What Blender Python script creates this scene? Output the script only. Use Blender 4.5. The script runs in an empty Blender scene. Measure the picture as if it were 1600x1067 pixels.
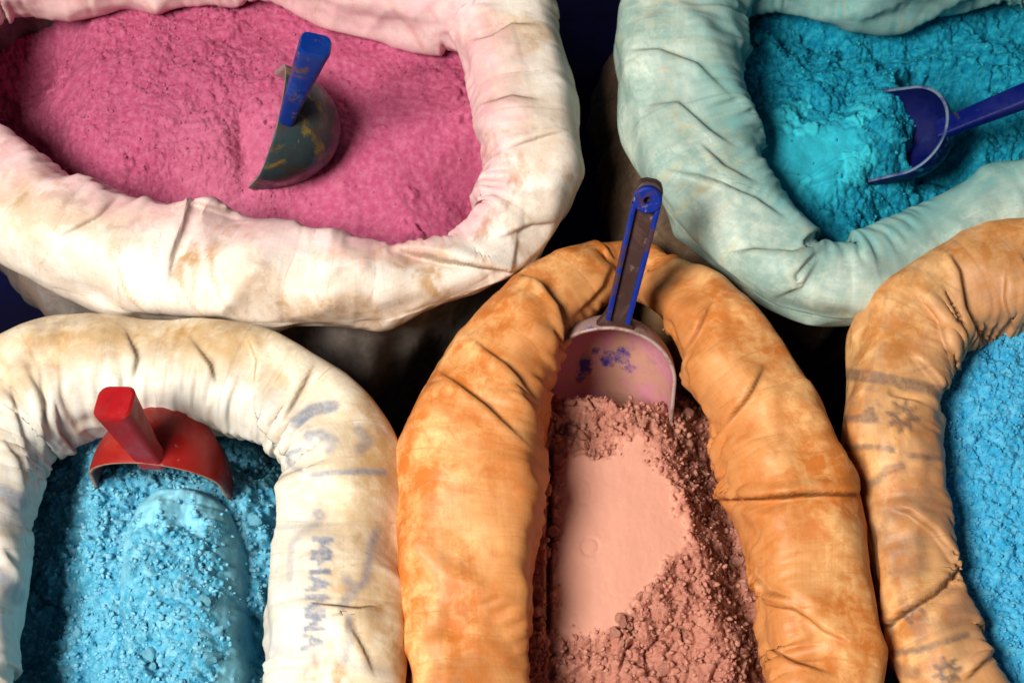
import bpy, bmesh, math, random
import numpy as np
from mathutils import Vector, Matrix

# ------------------------------------------------------------------ camera, world, sun, exposure
scene = bpy.context.scene
COL = scene.collection
H = 0.60                        # height of the rolled sack rims above the ground
TILT = math.radians(25)         # camera leans 25 degrees from straight down
DIST = 1.25
LENS = 53.0
CAM = np.array([0.0, -math.sin(TILT) * DIST, H + math.cos(TILT) * DIST])
RIGHT = np.array([1.0, 0, 0])
UP = np.array([0, math.cos(TILT), math.sin(TILT)])
VIEW = np.array([0, -math.sin(TILT), math.cos(TILT)])      # towards the camera
FPX = LENS / 36.0 * 1600.0

cam = bpy.data.cameras.new('camera')
cam_o = bpy.data.objects.new('camera', cam)
COL.objects.link(cam_o)
cam_o.location = CAM
cam_o.rotation_euler = (TILT, 0, 0)
cam.lens = LENS; cam.sensor_width = 36.0
cam.clip_start = 0.01; cam.clip_end = 200
cam.dof.use_dof = True; cam.dof.focus_distance = 1.18; cam.dof.aperture_fstop = 11
scene.camera = cam_o

# The sacks stand in a dark place under one large soft lamp, front left and above.
world = bpy.data.worlds.new('World'); scene.world = world
world.use_nodes = True
bg = world.node_tree.nodes['Background']
bg.inputs[0].default_value = (0.55, 0.68, 1.0, 1)
bg.inputs[1].default_value = 0.055
lamp = bpy.data.lights.new('soft_lamp', 'AREA')
lamp.shape = 'DISK'; lamp.size = 0.8; lamp.energy = 72.0; lamp.color = (1.0, 0.93, 0.84)
lamp_o = bpy.data.objects.new('soft_lamp', lamp); COL.objects.link(lamp_o)
lamp_o.location = (-0.92, -0.58, H + 1.7)
lamp_o.rotation_euler = (Vector(lamp_o.location) - Vector((0.05, -0.02, H))).to_track_quat('Z', 'Y').to_euler()
vs = scene.view_settings
vs.view_transform = 'Standard'; vs.look = 'None'; vs.exposure = 0.02; vs.gamma = 1.0
vs.use_curve_mapping = False
cy = scene.cycles
cy.max_bounces = 5; cy.diffuse_bounces = 3; cy.glossy_bounces = 2; cy.transmission_bounces = 2

# ------------------------------------------------------------------ layout helpers
def P(px, py, z):
    """World point at height z that the camera sees at pixel (px, py) of the 1600 px wide frame."""
    d = RIGHT * ((px - 800) / FPX) + UP * ((533.5 - py) / FPX) - VIEW
    t = (z - CAM[2]) / d[2]
    return CAM + d * t

def pix(X):
    Y = np.asarray(X) - CAM
    dz = -(Y @ VIEW)
    return 800 + (Y @ RIGHT) / dz * FPX, 533.5 - (Y @ UP) / dz * FPX

def sstep(a, b, x):
    t = np.clip((x - a) / ((b - a) if abs(b - a) > 1e-9 else 1e-9), 0, 1)
    return t * t * (3 - 2 * t)

# ------------------------------------------------------------------ numpy noise
def _hash(ix, iy, seed):
    h = (ix.astype(np.int64) * 374761393 + iy.astype(np.int64) * 668265263 + seed * 2147483647) & 0xffffffff
    h = ((h ^ (h >> 13)) * 1274126177) & 0xffffffff
    h = ((h ^ (h >> 16)) * 2246822519) & 0xffffffff
    h = h ^ (h >> 15)
    return h

def _rnd(ix, iy, seed):
    return (_hash(ix, iy, seed) & 0xffff) / 65535.0

def perlin(x, y, seed=0):
    xi = np.floor(x); yi = np.floor(y)
    xf = x - xi; yf = y - yi
    xi = xi.astype(np.int64); yi = yi.astype(np.int64)
    def g(dx, dy):
        a = _rnd(xi + dx, yi + dy, seed) * 2 * np.pi
        return np.cos(a) * (xf - dx) + np.sin(a) * (yf - dy)
    u = xf ** 3 * (xf * (xf * 6 - 15) + 10); v = yf ** 3 * (yf * (yf * 6 - 15) + 10)
    a = g(0, 0) * (1 - u) + g(1, 0) * u
    b = g(0, 1) * (1 - u) + g(1, 1) * u
    return (a * (1 - v) + b * v) * 1.5

def fbm(x, y, scale, octv=4, seed=0, gain=0.5):
    s = 0; a = 1.0; f = 1.0 / scale
    for k in range(octv):
        s = s + a * perlin(x * f, y * f, seed + k * 17); a *= gain; f *= 2.03
    return s

def clods(x, y, scale, seed=0, present=0.9, rmin=0.25, rmax=0.62):
    """Heights of rounded lumps of about the given spacing, lying on a plane."""
    X = x / scale; Y = y / scale
    xi = np.floor(X).astype(np.int64); yi = np.floor(Y).astype(np.int64)
    h = np.zeros_like(X)
    for dx in (-1, 0, 1):
        for dy in (-1, 0, 1):
            cx = xi + dx; cy = yi + dy
            jx = cx + _rnd(cx, cy, seed + 1); jy = cy + _rnd(cx, cy, seed + 2)
            r = rmin + (rmax - rmin) * _rnd(cx, cy, seed + 3) ** 1.5
            r = r * (_rnd(cx, cy, seed + 4) < present)
            an = _rnd(cx, cy, seed + 5) * np.pi
            st = 0.75 + 0.5 * _rnd(cx, cy, seed + 6)
            ux = (X - jx) * np.cos(an) + (Y - jy) * np.sin(an)
            uy = -(X - jx) * np.sin(an) + (Y - jy) * np.cos(an)
            d2 = (ux * st) ** 2 + (uy / st) ** 2
            h = np.maximum(h, np.sqrt(np.maximum(r * r - d2, 0)))
    return h * scale

def crumble(x, y, scale, seed=0, crev=0.5):
    """Angular broken clods: tilted plates at uneven heights with crevices between them."""
    w = 0.45 * scale
    x = x + w * perlin(x / (0.9 * scale), y / (0.9 * scale), seed + 71)
    y = y + w * perlin(x / (0.9 * scale), y / (0.9 * scale), seed + 72)
    X = x / scale; Y = y / scale
    xi = np.floor(X).astype(np.int64); yi = np.floor(Y).astype(np.int64)
    f1 = np.full(X.shape, 9.0); f2 = np.full(X.shape, 9.0); h = np.zeros(X.shape)
    for dx in (-1, 0, 1):
        for dy in (-1, 0, 1):
            cx = xi + dx; cy = yi + dy
            ex = X - cx - _rnd(cx, cy, seed + 1); ey = Y - cy - _rnd(cx, cy, seed + 2)
            d = np.sqrt(ex * ex + ey * ey)
            hh = _rnd(cx, cy, seed + 3) * 0.75 + ex * (_rnd(cx, cy, seed + 4) - 0.5) * 1.1 + ey * (_rnd(cx, cy, seed + 5) - 0.5) * 1.1 - 0.5 * d * d
            m = d < f1
            f2 = np.where(m, f1, np.minimum(f2, d)); h = np.where(m, hh, h); f1 = np.where(m, d, f1)
    return scale * (h - crev * np.exp(-(f2 - f1) / 0.09))

# ------------------------------------------------------------------ object helpers
def tag(o, label=None, cat=None, group=None, kind=None):
    if label: o['label'] = label
    if cat: o['category'] = cat
    if group: o['group'] = group
    if kind: o['kind'] = kind
    return o

def empty(name, loc):
    o = bpy.data.objects.new(name, None); COL.objects.link(o)
    o.location = loc; o.empty_display_size = 0.05
    return o

def mesh_obj(name, verts, faces, mat, parent=None, smooth=True):
    me = bpy.data.meshes.new(name)
    verts = np.asarray(verts, dtype=np.float32).reshape(-1, 3)
    faces = np.asarray(faces)
    n = faces.shape[1]
    me.vertices.add(len(verts)); me.vertices.foreach_set('co', verts.ravel())
    me.loops.add(faces.size); me.loops.foreach_set('vertex_index', faces.ravel().astype(np.int32))
    me.polygons.add(len(faces))
    me.polygons.foreach_set('loop_start', np.arange(0, faces.size, n, dtype=np.int32))
    me.polygons.foreach_set('loop_total', np.full(len(faces), n, dtype=np.int32))
    me.update(calc_edges=True)
    if smooth: me.polygons.foreach_set('use_smooth', np.ones(len(faces), dtype=bool))
    me.materials.append(mat)
    o = bpy.data.objects.new(name, me); COL.objects.link(o)
    attach(o, parent)
    return o

def attach(o, parent):
    if parent is not None:
        o.parent = parent
        o.matrix_parent_inverse = Matrix.Translation(-Vector(parent_origin(parent)))

def parent_origin(p):
    v = Vector(p.location)
    while p.parent is not None:
        p = p.parent
        # meshes here keep an identity location; only the root Empties are moved
        if p.type == 'EMPTY': break
    return v

def point_attr(o, name, vals):
    a = o.data.attributes.new(name, 'FLOAT', 'POINT')
    a.data.foreach_set('value', np.asarray(vals, dtype=np.float32).ravel())

def vec_attr(o, name, vals):
    a = o.data.attributes.new(name, 'FLOAT_VECTOR', 'POINT')
    a.data.foreach_set('vector', np.asarray(vals, dtype=np.float32).ravel())

# ------------------------------------------------------------------ materials
class NT:
    def __init__(self, name):
        self.mat = bpy.data.materials.new(name); self.mat.use_nodes = True
        self.t = self.mat.node_tree; self.n = self.t.nodes
        self.b = self.n['Principled BSDF']
    def node(self, kind, **kw):
        nd = self.n.new(kind)
        for k, v in kw.items(): setattr(nd, k, v)
        return nd
    def link(self, a, b): self.t.links.new(a, b)
    def val(self, sock, v):
        if hasattr(v, 'links') or hasattr(v, 'is_output'): self.link(v, sock)
        else: sock.default_value = v
    def noise(self, vec, scale, detail=5, rough=0.55, dist=0.0):
        nd = self.node('ShaderNodeTexNoise'); self.link(vec, nd.inputs['Vector'])
        nd.inputs['Scale'].default_value = scale; nd.inputs['Detail'].default_value = detail
        nd.inputs['Roughness'].default_value = rough; nd.inputs['Distortion'].default_value = dist
        return nd.outputs['Fac']
    def voronoi(self, vec, scale, feature='DISTANCE_TO_EDGE', out='Distance'):
        nd = self.node('ShaderNodeTexVoronoi', feature=feature); self.link(vec, nd.inputs['Vector'])
        nd.inputs['Scale'].default_value = scale
        return nd.outputs[out]
    def ramp(self, fac, a, b, lo=0.0, hi=1.0):
        nd = self.node('ShaderNodeMapRange'); nd.interpolation_type = 'SMOOTHSTEP'
        self.val(nd.inputs[0], fac)
        nd.inputs[1].default_value = a; nd.inputs[2].default_value = b
        nd.inputs[3].default_value = lo; nd.inputs[4].default_value = hi
        return nd.outputs[0]
    def mix(self, fac, a, b, blend='MIX'):
        nd = self.node('ShaderNodeMix', data_type='RGBA', blend_type=blend)
        self.val(nd.inputs[0], fac)
        for s, v in ((nd.inputs[6], a), (nd.inputs[7], b)):
            if isinstance(v, tuple): s.default_value = (*v, 1) if len(v) == 3 else v
            else: self.link(v, s)
        return nd.outputs[2]
    def math(self, op, a, b=0.0):
        nd = self.node('ShaderNodeMath', operation=op)
        self.val(nd.inputs[0], a); self.val(nd.inputs[1], b)
        return nd.outputs[0]
    def attr(self, name, out='Fac'):
        return self.node('ShaderNodeAttribute', attribute_name=name).outputs[out]
    def bump(self, height, strength, distance, prev=None):
        nd = self.node('ShaderNodeBump'); self.link(height, nd.inputs['Height'])
        nd.inputs['Strength'].default_value = strength; nd.inputs['Distance'].default_value = distance
        if prev is not None: self.link(prev, nd.inputs['Normal'])
        return nd.outputs[0]
    def obj(self):
        return self.node('ShaderNodeTexCoord').outputs['Object']
    def mapping(self, vec, scale=(1, 1, 1), loc=(0, 0, 0)):
        nd = self.node('ShaderNodeMapping'); self.link(vec, nd.inputs[0])
        nd.inputs['Scale'].default_value = scale; nd.inputs['Location'].default_value = loc
        return nd.outputs[0]

def cloth_mat(name, base, light, stain, dust, ink_shade=(0.12, 0.17, 0.28), stain_amt=0.55, seed=0.0, grime=(0.3, 0.2, 0.13), slant=20):
    """Worn sack cloth. tone, stain, dust and print are painted per point on the mesh; fine grain comes from noise."""
    m = NT(name)
    co = m.mapping(m.obj(), loc=(seed, seed * 0.7, seed * 0.3))
    uv = m.attr('cloth_uv', 'Vector')
    n2 = m.noise(co, 70, 4, 0.7, 0.6)
    n3 = m.noise(co, 230, 2, 0.7)
    col = m.mix(m.math('ADD', m.math('MULTIPLY', m.attr('tone'), 0.7), m.ramp(n2, 0.38, 0.66, -0.1, 0.4)), base, light)
    st = m.math('MULTIPLY', m.attr('stain'), m.ramp(n2, 0.3, 0.62, 0.35, 1.0))
    col = m.mix(m.math('MULTIPLY', st, stain_amt), col, stain)
    col = m.mix(m.math('MULTIPLY', m.attr('grime'), m.ramp(n2, 0.36, 0.62, 0.15, 0.75)), col, grime)
    col = m.mix(m.math('MULTIPLY', m.ramp(n3, 0.56, 0.74), 0.20), col, grime)
    df = m.math('MULTIPLY', m.attr('dust'), m.ramp(n2, 0.25, 0.65, 0.4, 1.0))
    col = m.mix(df, col, dust)
    pf = m.math('MULTIPLY', m.math('MULTIPLY', m.attr('print'), m.ramp(n3, 0.3, 0.6, 0.7, 1.0)), m.ramp(n2, 0.3, 0.55, 0.6, 1.0))
    col = m.mix(m.math('MULTIPLY', pf, 0.85), col, ink_shade)
    wx = m.noise(m.mapping(uv, scale=(1, 0.05, 1)), 480, 0)
    wy = m.noise(m.mapping(uv, scale=(0.05, 1, 1)), 480, 0)
    wv2 = m.math('ADD', wx, wy)
    col = m.mix(m.ramp(wv2, 0.7, 1.2, 0.12, 0.0), col, tuple(c * 0.6 for c in base))
    m.link(col, m.b.inputs['Base Color'])
    m.b.inputs['Roughness'].default_value = 0.5
    m.b.inputs['Specular IOR Level'].default_value = 0.34
    mp = m.node('ShaderNodeMapping'); m.link(uv, mp.inputs[0]); mp.inputs['Rotation'].default_value = (0, 0, math.radians(slant)); mp.inputs['Scale'].default_value = (1, 0.16, 1); mp.inputs['Location'].default_value = (seed, seed, 0)
    na = m.node('ShaderNodeTexNoise'); m.link(mp.outputs[0], na.inputs['Vector']); na.inputs['Scale'].default_value = 24; na.inputs['Detail'].default_value = 2.0; na.inputs['Roughness'].default_value = 0.4
    rid = m.math('ABSOLUTE', m.math('SUBTRACT', na.outputs['Fac'], 0.5))
    line = m.math('MULTIPLY', m.ramp(rid, 0.0, 0.012, 1.0, 0.0), m.ramp(n2, 0.4, 0.62, 0.0, 0.45))
    col = m.mix(line, col, stain); m.link(col, m.b.inputs['Base Color'])
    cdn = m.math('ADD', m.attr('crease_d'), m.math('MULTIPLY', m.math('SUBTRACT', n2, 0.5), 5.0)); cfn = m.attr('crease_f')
    gap_shade = m.math('MULTIPLY', m.ramp(m.math('ABSOLUTE', m.math('ADD', cdn, 1.0)), 0.4, 3.0, 1.0, 0.0), cfn)
    col = m.mix(m.math('MULTIPLY', gap_shade, 0.75), col, tuple(c * 0.28 for c in stain)); m.link(col, m.b.inputs['Base Color'])  # shadow of the overlapping fold painted as a thin dark line, stain hued
    b0 = m.bump(m.math('MULTIPLY', m.ramp(cdn, -3.5, 3.5), cfn), 0.7, 0.003)
    b1 = m.bump(m.ramp(rid, 0.0, 0.09), 0.35, 0.0022, b0)
    b2 = m.bump(m.noise(co, 85, 3, 0.65, 0.9), 0.30, 0.0011, b1)
    b3 = m.bump(wv2, 0.1, 0.0004, b2)
    m.link(b3, m.b.inputs['Normal'])
    return m.mat

def powder_mat(name, base, light, fine=0.85):
    m = NT(name)
    co = m.obj()
    n2 = m.noise(co, 150, 3, 0.7)
    col = m.mix(m.ramp(n2, 0.35, 0.72, 0.0, 0.5), base, light)
    col = m.mix(m.attr('pale'), col, light)
    m.link(col, m.b.inputs['Base Color'])
    m.b.inputs['Roughness'].default_value = 0.95
    m.b.inputs['Specular IOR Level'].default_value = 0.08
    nd = m.node('ShaderNodeBump'); m.link(m.noise(co, 420, 3, 0.8), nd.inputs['Height']); nd.inputs['Distance'].default_value = 0.0022
    m.link(m.math('MULTIPLY', m.attr('rough'), fine), nd.inputs['Strength']); b = nd.outputs[0]
    m.link(b, m.b.inputs['Normal'])
    return m.mat

# ------------------------------------------------------------------ ground
def ground():
    m = NT('ground_shade_navy')
    co = m.obj()
    col = m.mix(m.ramp(m.noise(co, 6, 5), 0.35, 0.7), (0.002, 0.002, 0.016), (0.004, 0.004, 0.04))  # navy taken near black: the shade on the ground is in its colour
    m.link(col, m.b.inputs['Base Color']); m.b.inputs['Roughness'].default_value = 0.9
    m.b.inputs['Specular IOR Level'].default_value = 0.1
    g = np.linspace(-6, 6, 41)
    X, Y = np.meshgrid(g, g, indexing='ij')
    V = np.stack([X, Y, 0.004 * perlin(X * 3, Y * 3, 4)], -1).reshape(-1, 3)
    idx = np.arange(41 * 41).reshape(41, 41)
    F = np.stack([idx[:-1, :-1], idx[1:, :-1], idx[1:, 1:], idx[:-1, 1:]], -1).reshape(-1, 4)
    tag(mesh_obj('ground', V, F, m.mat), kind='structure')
ground()

# ------------------------------------------------------------------ sacks
def closed_spline(pts, n):
    """Periodic cubic through pts (k, d), resampled to n points of even arc length (by first 3 columns)."""
    k = len(pts); out = []
    for i in range(k):
        p0, p1, p2, p3 = pts[i - 1], pts[i], pts[(i + 1) % k], pts[(i + 2) % k]
        for t in np.linspace(0, 1, 24, endpoint=False):
            out.append(0.5 * ((2 * p1) + (-p0 + p2) * t + (2 * p0 - 5 * p1 + 4 * p2 - p3) * t * t + (-p0 + 3 * p1 - 3 * p2 + p3) * t ** 3))
    out = np.array(out)
    # light smoothing
    for _ in range(10):
        out = 0.5 * out + 0.25 * (np.roll(out, 1, 0) + np.roll(out, -1, 0))
    seg = np.linalg.norm(np.roll(out, -1, 0)[:, :3] - out[:, :3], axis=1)
    s = np.concatenate([[0], np.cumsum(seg)])
    q = np.linspace(0, s[-1], n, endpoint=False)
    ext = np.vstack([out, out[:1]])
    return np.stack([np.interp(q, s, ext[:, c]) for c in range(ext.shape[1])], 1), s[-1]

def tube_frame(c):
    T = np.roll(c, -1, 0) - np.roll(c, 1, 0)
    T /= np.linalg.norm(T, axis=1, keepdims=True)
    N1 = np.stack([T[:, 1], -T[:, 0], np.zeros(len(T))], 1)
    N1 /= np.linalg.norm(N1, axis=1, keepdims=True)
    N2 = np.cross(N1, T) * 1.0
    N2 *= np.sign(N2[:, 2:3])
    return T, N1, N2

def upsample(X, axis):
    a = np.roll(X, 1, axis); b = np.roll(X, -1, axis); c = np.roll(X, -2, axis)
    mid = (-a + 9 * X + 9 * b - c) / 16
    st = np.stack([X, mid], axis + 1)
    sh = list(X.shape); sh[axis] *= 2
    return st.reshape(sh)

def relax(X, X0, Cc, r, ex, ev, shear, iters, press, bend, lo, hi):
    """Let a tube of slightly too much cloth settle: it buckles into folds on the tight side."""
    X = X.astype(np.float32); X0 = X0.astype(np.float32)
    Cc = Cc.astype(np.float32)[:, None, :]; r = r.astype(np.float32)
    gu = np.linalg.norm(np.roll(X0, -1, 0) - X0, axis=2)
    gv = np.linalg.norm(np.roll(X0, -1, 1) - X0, axis=2)
    mu = np.linalg.norm(np.roll(Cc[:, 0], -1, 0) - Cc[:, 0], axis=1)[:, None]
    lu = np.maximum(gu * 0.99, gu + 0.45 * (mu * (1 + ex) - gu)).astype(np.float32)
    lv = (gv * (1 + ev)).astype(np.float32)
    sh = shear
    d1 = np.sqrt(lu ** 2 + lv ** 2 + 2 * sh * lu * lv).astype(np.float32)
    d2 = np.sqrt(lu ** 2 + lv ** 2 - 2 * sh * lu * lv).astype(np.float32)
    cons = [((-1, 0), lu, 0.9), ((0, -1), lv, 0.9), ((-1, -1), d1, 0.45), ((-1, 1), d2, 0.45),
            ((-2, 0), lu * 2, bend), ((0, -2), lv * 2, bend)]
    V = np.zeros_like(X)
    for it in range(iters):
        acc = np.zeros_like(X)
        for off, rest, k in cons:
            D = np.roll(X, off, (0, 1)) - X
            L = np.sqrt((D * D).sum(2)) + 1e-9
            f = ((L - rest) / L * (0.5 * k))
            if off in ((-1, -1), (-1, 1)):
                f = np.where(f < 0, f * 0.5, f)
            corr = D * f[..., None]
            acc += corr
            acc -= np.roll(corr, (-off[0], -off[1]), (0, 1))
        V = 0.86 * V + acc * 0.36
        X = X + V
        R = X - Cc
        rho = np.sqrt((R * R).sum(2)) + 1e-9
        tgt = np.clip(rho + press * (r - rho), lo * r, hi * r)
        X = Cc + R * (tgt / rho)[..., None]
        X += 0.004 * (X0 - X)
    return X

def facets(c, r, N1, N2, T, th, length, seed, step=0.06, rows=6, amt=0.8, tilt=0.0, reach=0.045):
    """Share of the radius for a stiff cloth roll made of flat facets meeting in creases."""
    rs = np.random.RandomState(seed + 700)
    nu = len(c); dirs = np.cos(th)[None, :, None] * N1[:, None] + np.sin(th)[None, :, None] * N2[:, None]
    out = np.full((nu, len(th)), 9.0)
    m = max(8, int(length / step))
    du = length / nu
    for k in range(m):
        base = rs.rand() * 6.28
        for j in range(rows):
            i = int(((k + rs.uniform(-0.5, 0.5)) / m) * nu) % nu
            a = base + j * 6.2832 / rows + rs.uniform(-1, 1) * 2.0 / rows
            n = np.cos(a) * N1[i] + np.sin(a) * N2[i] + T[i] * rs.uniform(-0.22, 0.22)
            n /= np.linalg.norm(n)
            p = c[i] + r[i] * (np.cos(a) * N1[i] + np.sin(a) * N2[i]) * rs.uniform(0.94, 1.03)
            w = int(reach * 2.4 / du)
            off = np.arange(-w, w + 1); sel = (i + off) % nu
            den = dirs[sel] @ n
            num = ((p - c[sel]) @ n)[:, None]
            f = np.where((den > 0.2) & (num > 0.2 * r[sel][:, None]), num / np.maximum(den, 0.2), 9.0) / r[sel][:, None]
            # facets lie slantwise on twisted rolls and fade out away from their own place
            dth = (th[None] - a + np.pi) % (2 * np.pi) - np.pi
            far = np.abs(off[:, None] * du - tilt * dth * r[i])
            f = f + 0.5 * np.maximum(0, far / reach - 0.7) ** 2
            out[sel] = np.minimum(out[sel], f)
    f = np.clip(out, 0.84, 1.14)
    return 1 + amt * (f - 1)

INFO = {}
def cloth_marks(o, X, seed, wear=None, spots=()):
    x = X[..., 0] + 0.6 * X[..., 2]; y = X[..., 1] - 0.75 * X[..., 2]
    point_attr(o, 'tone', sstep(-0.55, 0.6, fbm(x, y, 0.075, 6, seed, 0.66)))
    st = sstep(0.08, 0.75, fbm(x * 1.6, y * 0.7, 0.045, 5, seed + 40, 0.66)) * sstep(-0.35, 0.4, fbm(x, y, 0.2, 2, seed + 60))
    if wear is not None:
        st = np.clip(st + 0.5 * wear * sstep(-0.3, 0.5, fbm(x, y, 0.06, 3, seed + 77)), 0, 1)
    if spots:
        px, py = pix(X.reshape(-1, 3)); px = px.reshape(X.shape[:2]); py = py.reshape(X.shape[:2])
        ed = 0.55 * fbm(x, y, 0.045, 5, seed + 33, 0.7)
        for (cx, cy_, sx, sy, am) in spots:
            st = np.maximum(st, am * sstep(1.15, 0.35, np.hypot((px - cx) / sx, (py - cy_) / sy) + ed))
    point_attr(o, 'stain', st)
    point_attr(o, 'grime', 0.7 * sstep(0.15, 0.9, fbm(x, y, 0.09, 5, seed + 90, 0.65)))
def project_grid(X):
    a, b = pix(X.reshape(-1, 3))
    return a.reshape(X.shape[:2]), b.reshape(X.shape[:2])

def grid_normals(X):
    du = np.roll(X, -1, 0) - np.roll(X, 1, 0); dv = np.roll(X, -1, 1) - np.roll(X, 1, 1)
    n = np.cross(du, dv); n /= np.linalg.norm(n, axis=2, keepdims=True) + 1e-12
    return n

def seg_dist(px, py, poly):
    """Signed distance in pixels to a polyline, and the share run along it."""
    best = np.full(px.shape, 1e9); sgn = np.zeros(px.shape); run = np.zeros(px.shape)
    n = len(poly) - 1
    for i in range(n):
        ax, ay = poly[i]; bx, by = poly[i + 1]
        dx, dy = bx - ax, by - ay; L2 = dx * dx + dy * dy
        t = np.clip(((px - ax) * dx + (py - ay) * dy) / L2, 0, 1)
        qx = px - ax - t * dx; qy = py - ay - t * dy
        d = np.hypot(qx, qy); m = d < best
        best = np.where(m, d, best)
        sgn = np.where(m, np.sign(dx * (py - ay) - dy * (px - ax)), sgn)
        run = np.where(m, (i + t) / n, run)
    return best * sgn, run

def make_sack(key, label, rim, mat, body_mat, zc=0.0, ex=0.05, ev=0.015, shear=0.0, seed=1, bulge=None,
              creases=(), prints=(), spots=(), twist=0.0, flat=0.78, group='pigment sacks', lo=0.74, hi=1.1, press=0.05, bend=0.28):
    pts = []
    for q in rim:
        (xi, yi), (xo, yo) = q[0], q[1]
        dz = q[2] if len(q) > 2 else 0.0
        bl = q[3] if len(q) > 3 else -0.1
        z = H - 0.05 + zc + dz
        a = P(xi, yi, z); b = P(xo, yo, z)
        c = P((xi + xo) / 2, (yi + yo) / 2, z)
        d = c - CAM; d /= np.linalg.norm(d)
        mvec = (b - a) / 2
        rr = np.linalg.norm(mvec - (mvec @ d) * d)
        pts.append([*c, rr, bl])
    pts = np.array(pts)
    area = 0.5 * np.sum(pts[:, 0] * np.roll(pts[:, 1], -1) - np.roll(pts[:, 0], -1) * pts[:, 1])
    if area < 0: pts = pts[::-1].copy()
    _, length = closed_spline(pts, 100)
    nu = int(length / 0.0086); nv = int(2 * math.pi * pts[:, 3].mean() / 0.0086)
    X = None
    for lev in (0, 1, 2):
        k = 2 ** lev
        cs, _ = closed_spline(pts, nu * k)
        c, r = cs[:, :3], cs[:, 3]
        T, N1, N2 = tube_frame(c)
        th = np.linspace(0, 2 * np.pi, nv * k, endpoint=False)
        cuff = (np.abs(np.cos(th)) ** 3.1 + np.abs(np.sin(th)) ** 3.1) ** (-1 / 3.1)
        rf = r[:, None] * (0.97 * cuff)[None] * facets(c, r, N1, N2, T, th, length, seed, tilt=twist)
        rf = rf * facets(c, r, N1, N2, T, th, length, seed + 9, 0.034, 7, 0.16, twist * 1.6, 0.03)
        X0 = c[:, None] + rf[..., None] * (np.cos(th)[None, :, None] * N1[:, None] + flat * np.sin(th)[None, :, None] * N2[:, None])
        U = np.linspace(0, length, nu * k, endpoint=False)[:, None] + 0 * th[None]
        W = th[None] * r[:, None]
        nrm = np.cos(th)[None, :, None] * N1[:, None] + np.sin(th)[None, :, None] * N2[:, None]
        if X is None:
            # periodic seed noise made of slanted waves so that folds run round the tube
            rs = np.random.RandomState(seed); seedn = np.zeros_like(U)
            for _ in range(26):
                ku = rs.randint(3, 22); kv = rs.randint(-3, 4)
                seedn += np.cos(2 * np.pi * ku * U / length + kv * th[None] + rs.rand() * 6.28) * rs.rand() / (1 + abs(kv) * 0.4)
            X = X0 + nrm * (0.0011 * seedn)[..., None]
            X = relax(X, X0, c, rf, ex, ev, shear, 220, press, bend, lo, hi)
        elif lev == 1:
            X = upsample(upsample(X, 0), 1)
            X = relax(X, X0, c, rf, ex, ev, shear, 110, press, bend, lo, hi)
        else:
            X = upsample(upsample(X, 0), 1)
            rs2 = np.random.RandomState(seed + 5)
            X = X + nrm * (0.00015 * rs2.randn(*U.shape))[..., None]
            X = relax(X, X0, c, rf, ex, ev, shear, 45, press * 0.6, bend, lo, hi)
    X = X.astype(np.float64)
    # broad unevenness of hand-rolled cloth
    a1 = fbm(U * np.ones_like(W), W + 7 * seed, 0.07, 3, seed * 3)
    n = grid_normals(X)
    n *= np.sign((n * nrm).sum(2))[..., None]
    wrap = sstep(0, 0.05, U) * sstep(length, length - 0.05, U)
    X += n * (0.0022 * a1 * wrap)[..., None]
    # pressed creases
    cd = np.full(U.shape, 60.0); cf = np.zeros(U.shape)
    for cr in creases:
        px, py = project_grid(X)
        n = grid_normals(X); n *= np.sign((n * nrm).sum(2))[..., None]
        face = sstep(0.12, 0.45, ((CAM - X) / np.linalg.norm(CAM - X, axis=2, keepdims=True) * n).sum(2))
        d, run = seg_dist(px, py, cr['line'])
        A = 0.85 * cr.get('a', 0.006); w1 = 1.5 * cr.get('w', 26); w2 = 1.2 * cr.get('w2', 9)
        e0, e1 = cr.get('e0', 0.4), cr.get('e1', 0.4)
        ends = (sstep(0.0, e0, run) if e0 else 1.0) * (sstep(1.0, 1 - e1, run) if e1 else 1.0)
        ends = ends * np.exp(-np.maximum(np.hypot(px - np.clip(px, min(q[0] for q in cr['line']) - w1 * 4, max(q[0] for q in cr['line']) + w1 * 4), py - np.clip(py, min(q[1] for q in cr['line']) - w1 * 4, max(q[1] for q in cr['line']) + w1 * 4)), 0) / 10)
        up = sstep(-5, 5, d); prof = up * np.exp(-np.abs(d) / w1) - (1 - up) * cr.get('dip', 0.45) * np.exp(-np.abs(d) / w2)
        X += n * (A * prof * ends * face)[..., None]
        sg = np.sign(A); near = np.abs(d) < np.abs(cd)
        cd = np.where(near, d * sg, cd); cf = np.where(near, ends * face * sstep(24, 9, np.abs(d)) * cr.get('ink_shade', 0.5), cf)  # weight of the crease step and of its painted shade line
    L_ = X - 0.25 * (np.roll(X, 3, 0) + np.roll(X, -3, 0) + np.roll(X, 3, 1) + np.roll(X, -3, 1))
    nn = grid_normals(X); nn *= np.sign((nn * nrm).sum(2))[..., None]
    wear = sstep(0.0008, 0.0030, np.abs((L_ * nn).sum(2)))       # folds rub: both ridges and pleats pick up stain
    root = empty('pigment_sack', (c[:, 0].mean(), c[:, 1].mean(), 0))
    tag(root, label, 'sack', group)
    NU, NV = X.shape[:2]
    idx = np.arange(NU * NV).reshape(NU, NV)
    F = np.stack([idx, np.roll(idx, -1, 0), np.roll(np.roll(idx, -1, 0), -1, 1), np.roll(idx, -1, 1)], -1).reshape(-1, 4)
    o = mesh_obj('rolled_rim', X.reshape(-1, 3), F, mat, root)
    n = grid_normals(X); n *= np.sign((n * nrm).sum(2))[..., None]
    if ((np.cross(X[1, 0] - X[0, 0], X[0, 1] - X[0, 0])) @ nrm[0, 0]) < 0: o.data.flip_normals()
    dust = sstep(0.35, -0.75, np.cos(th))[None] * np.ones_like(U)
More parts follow.
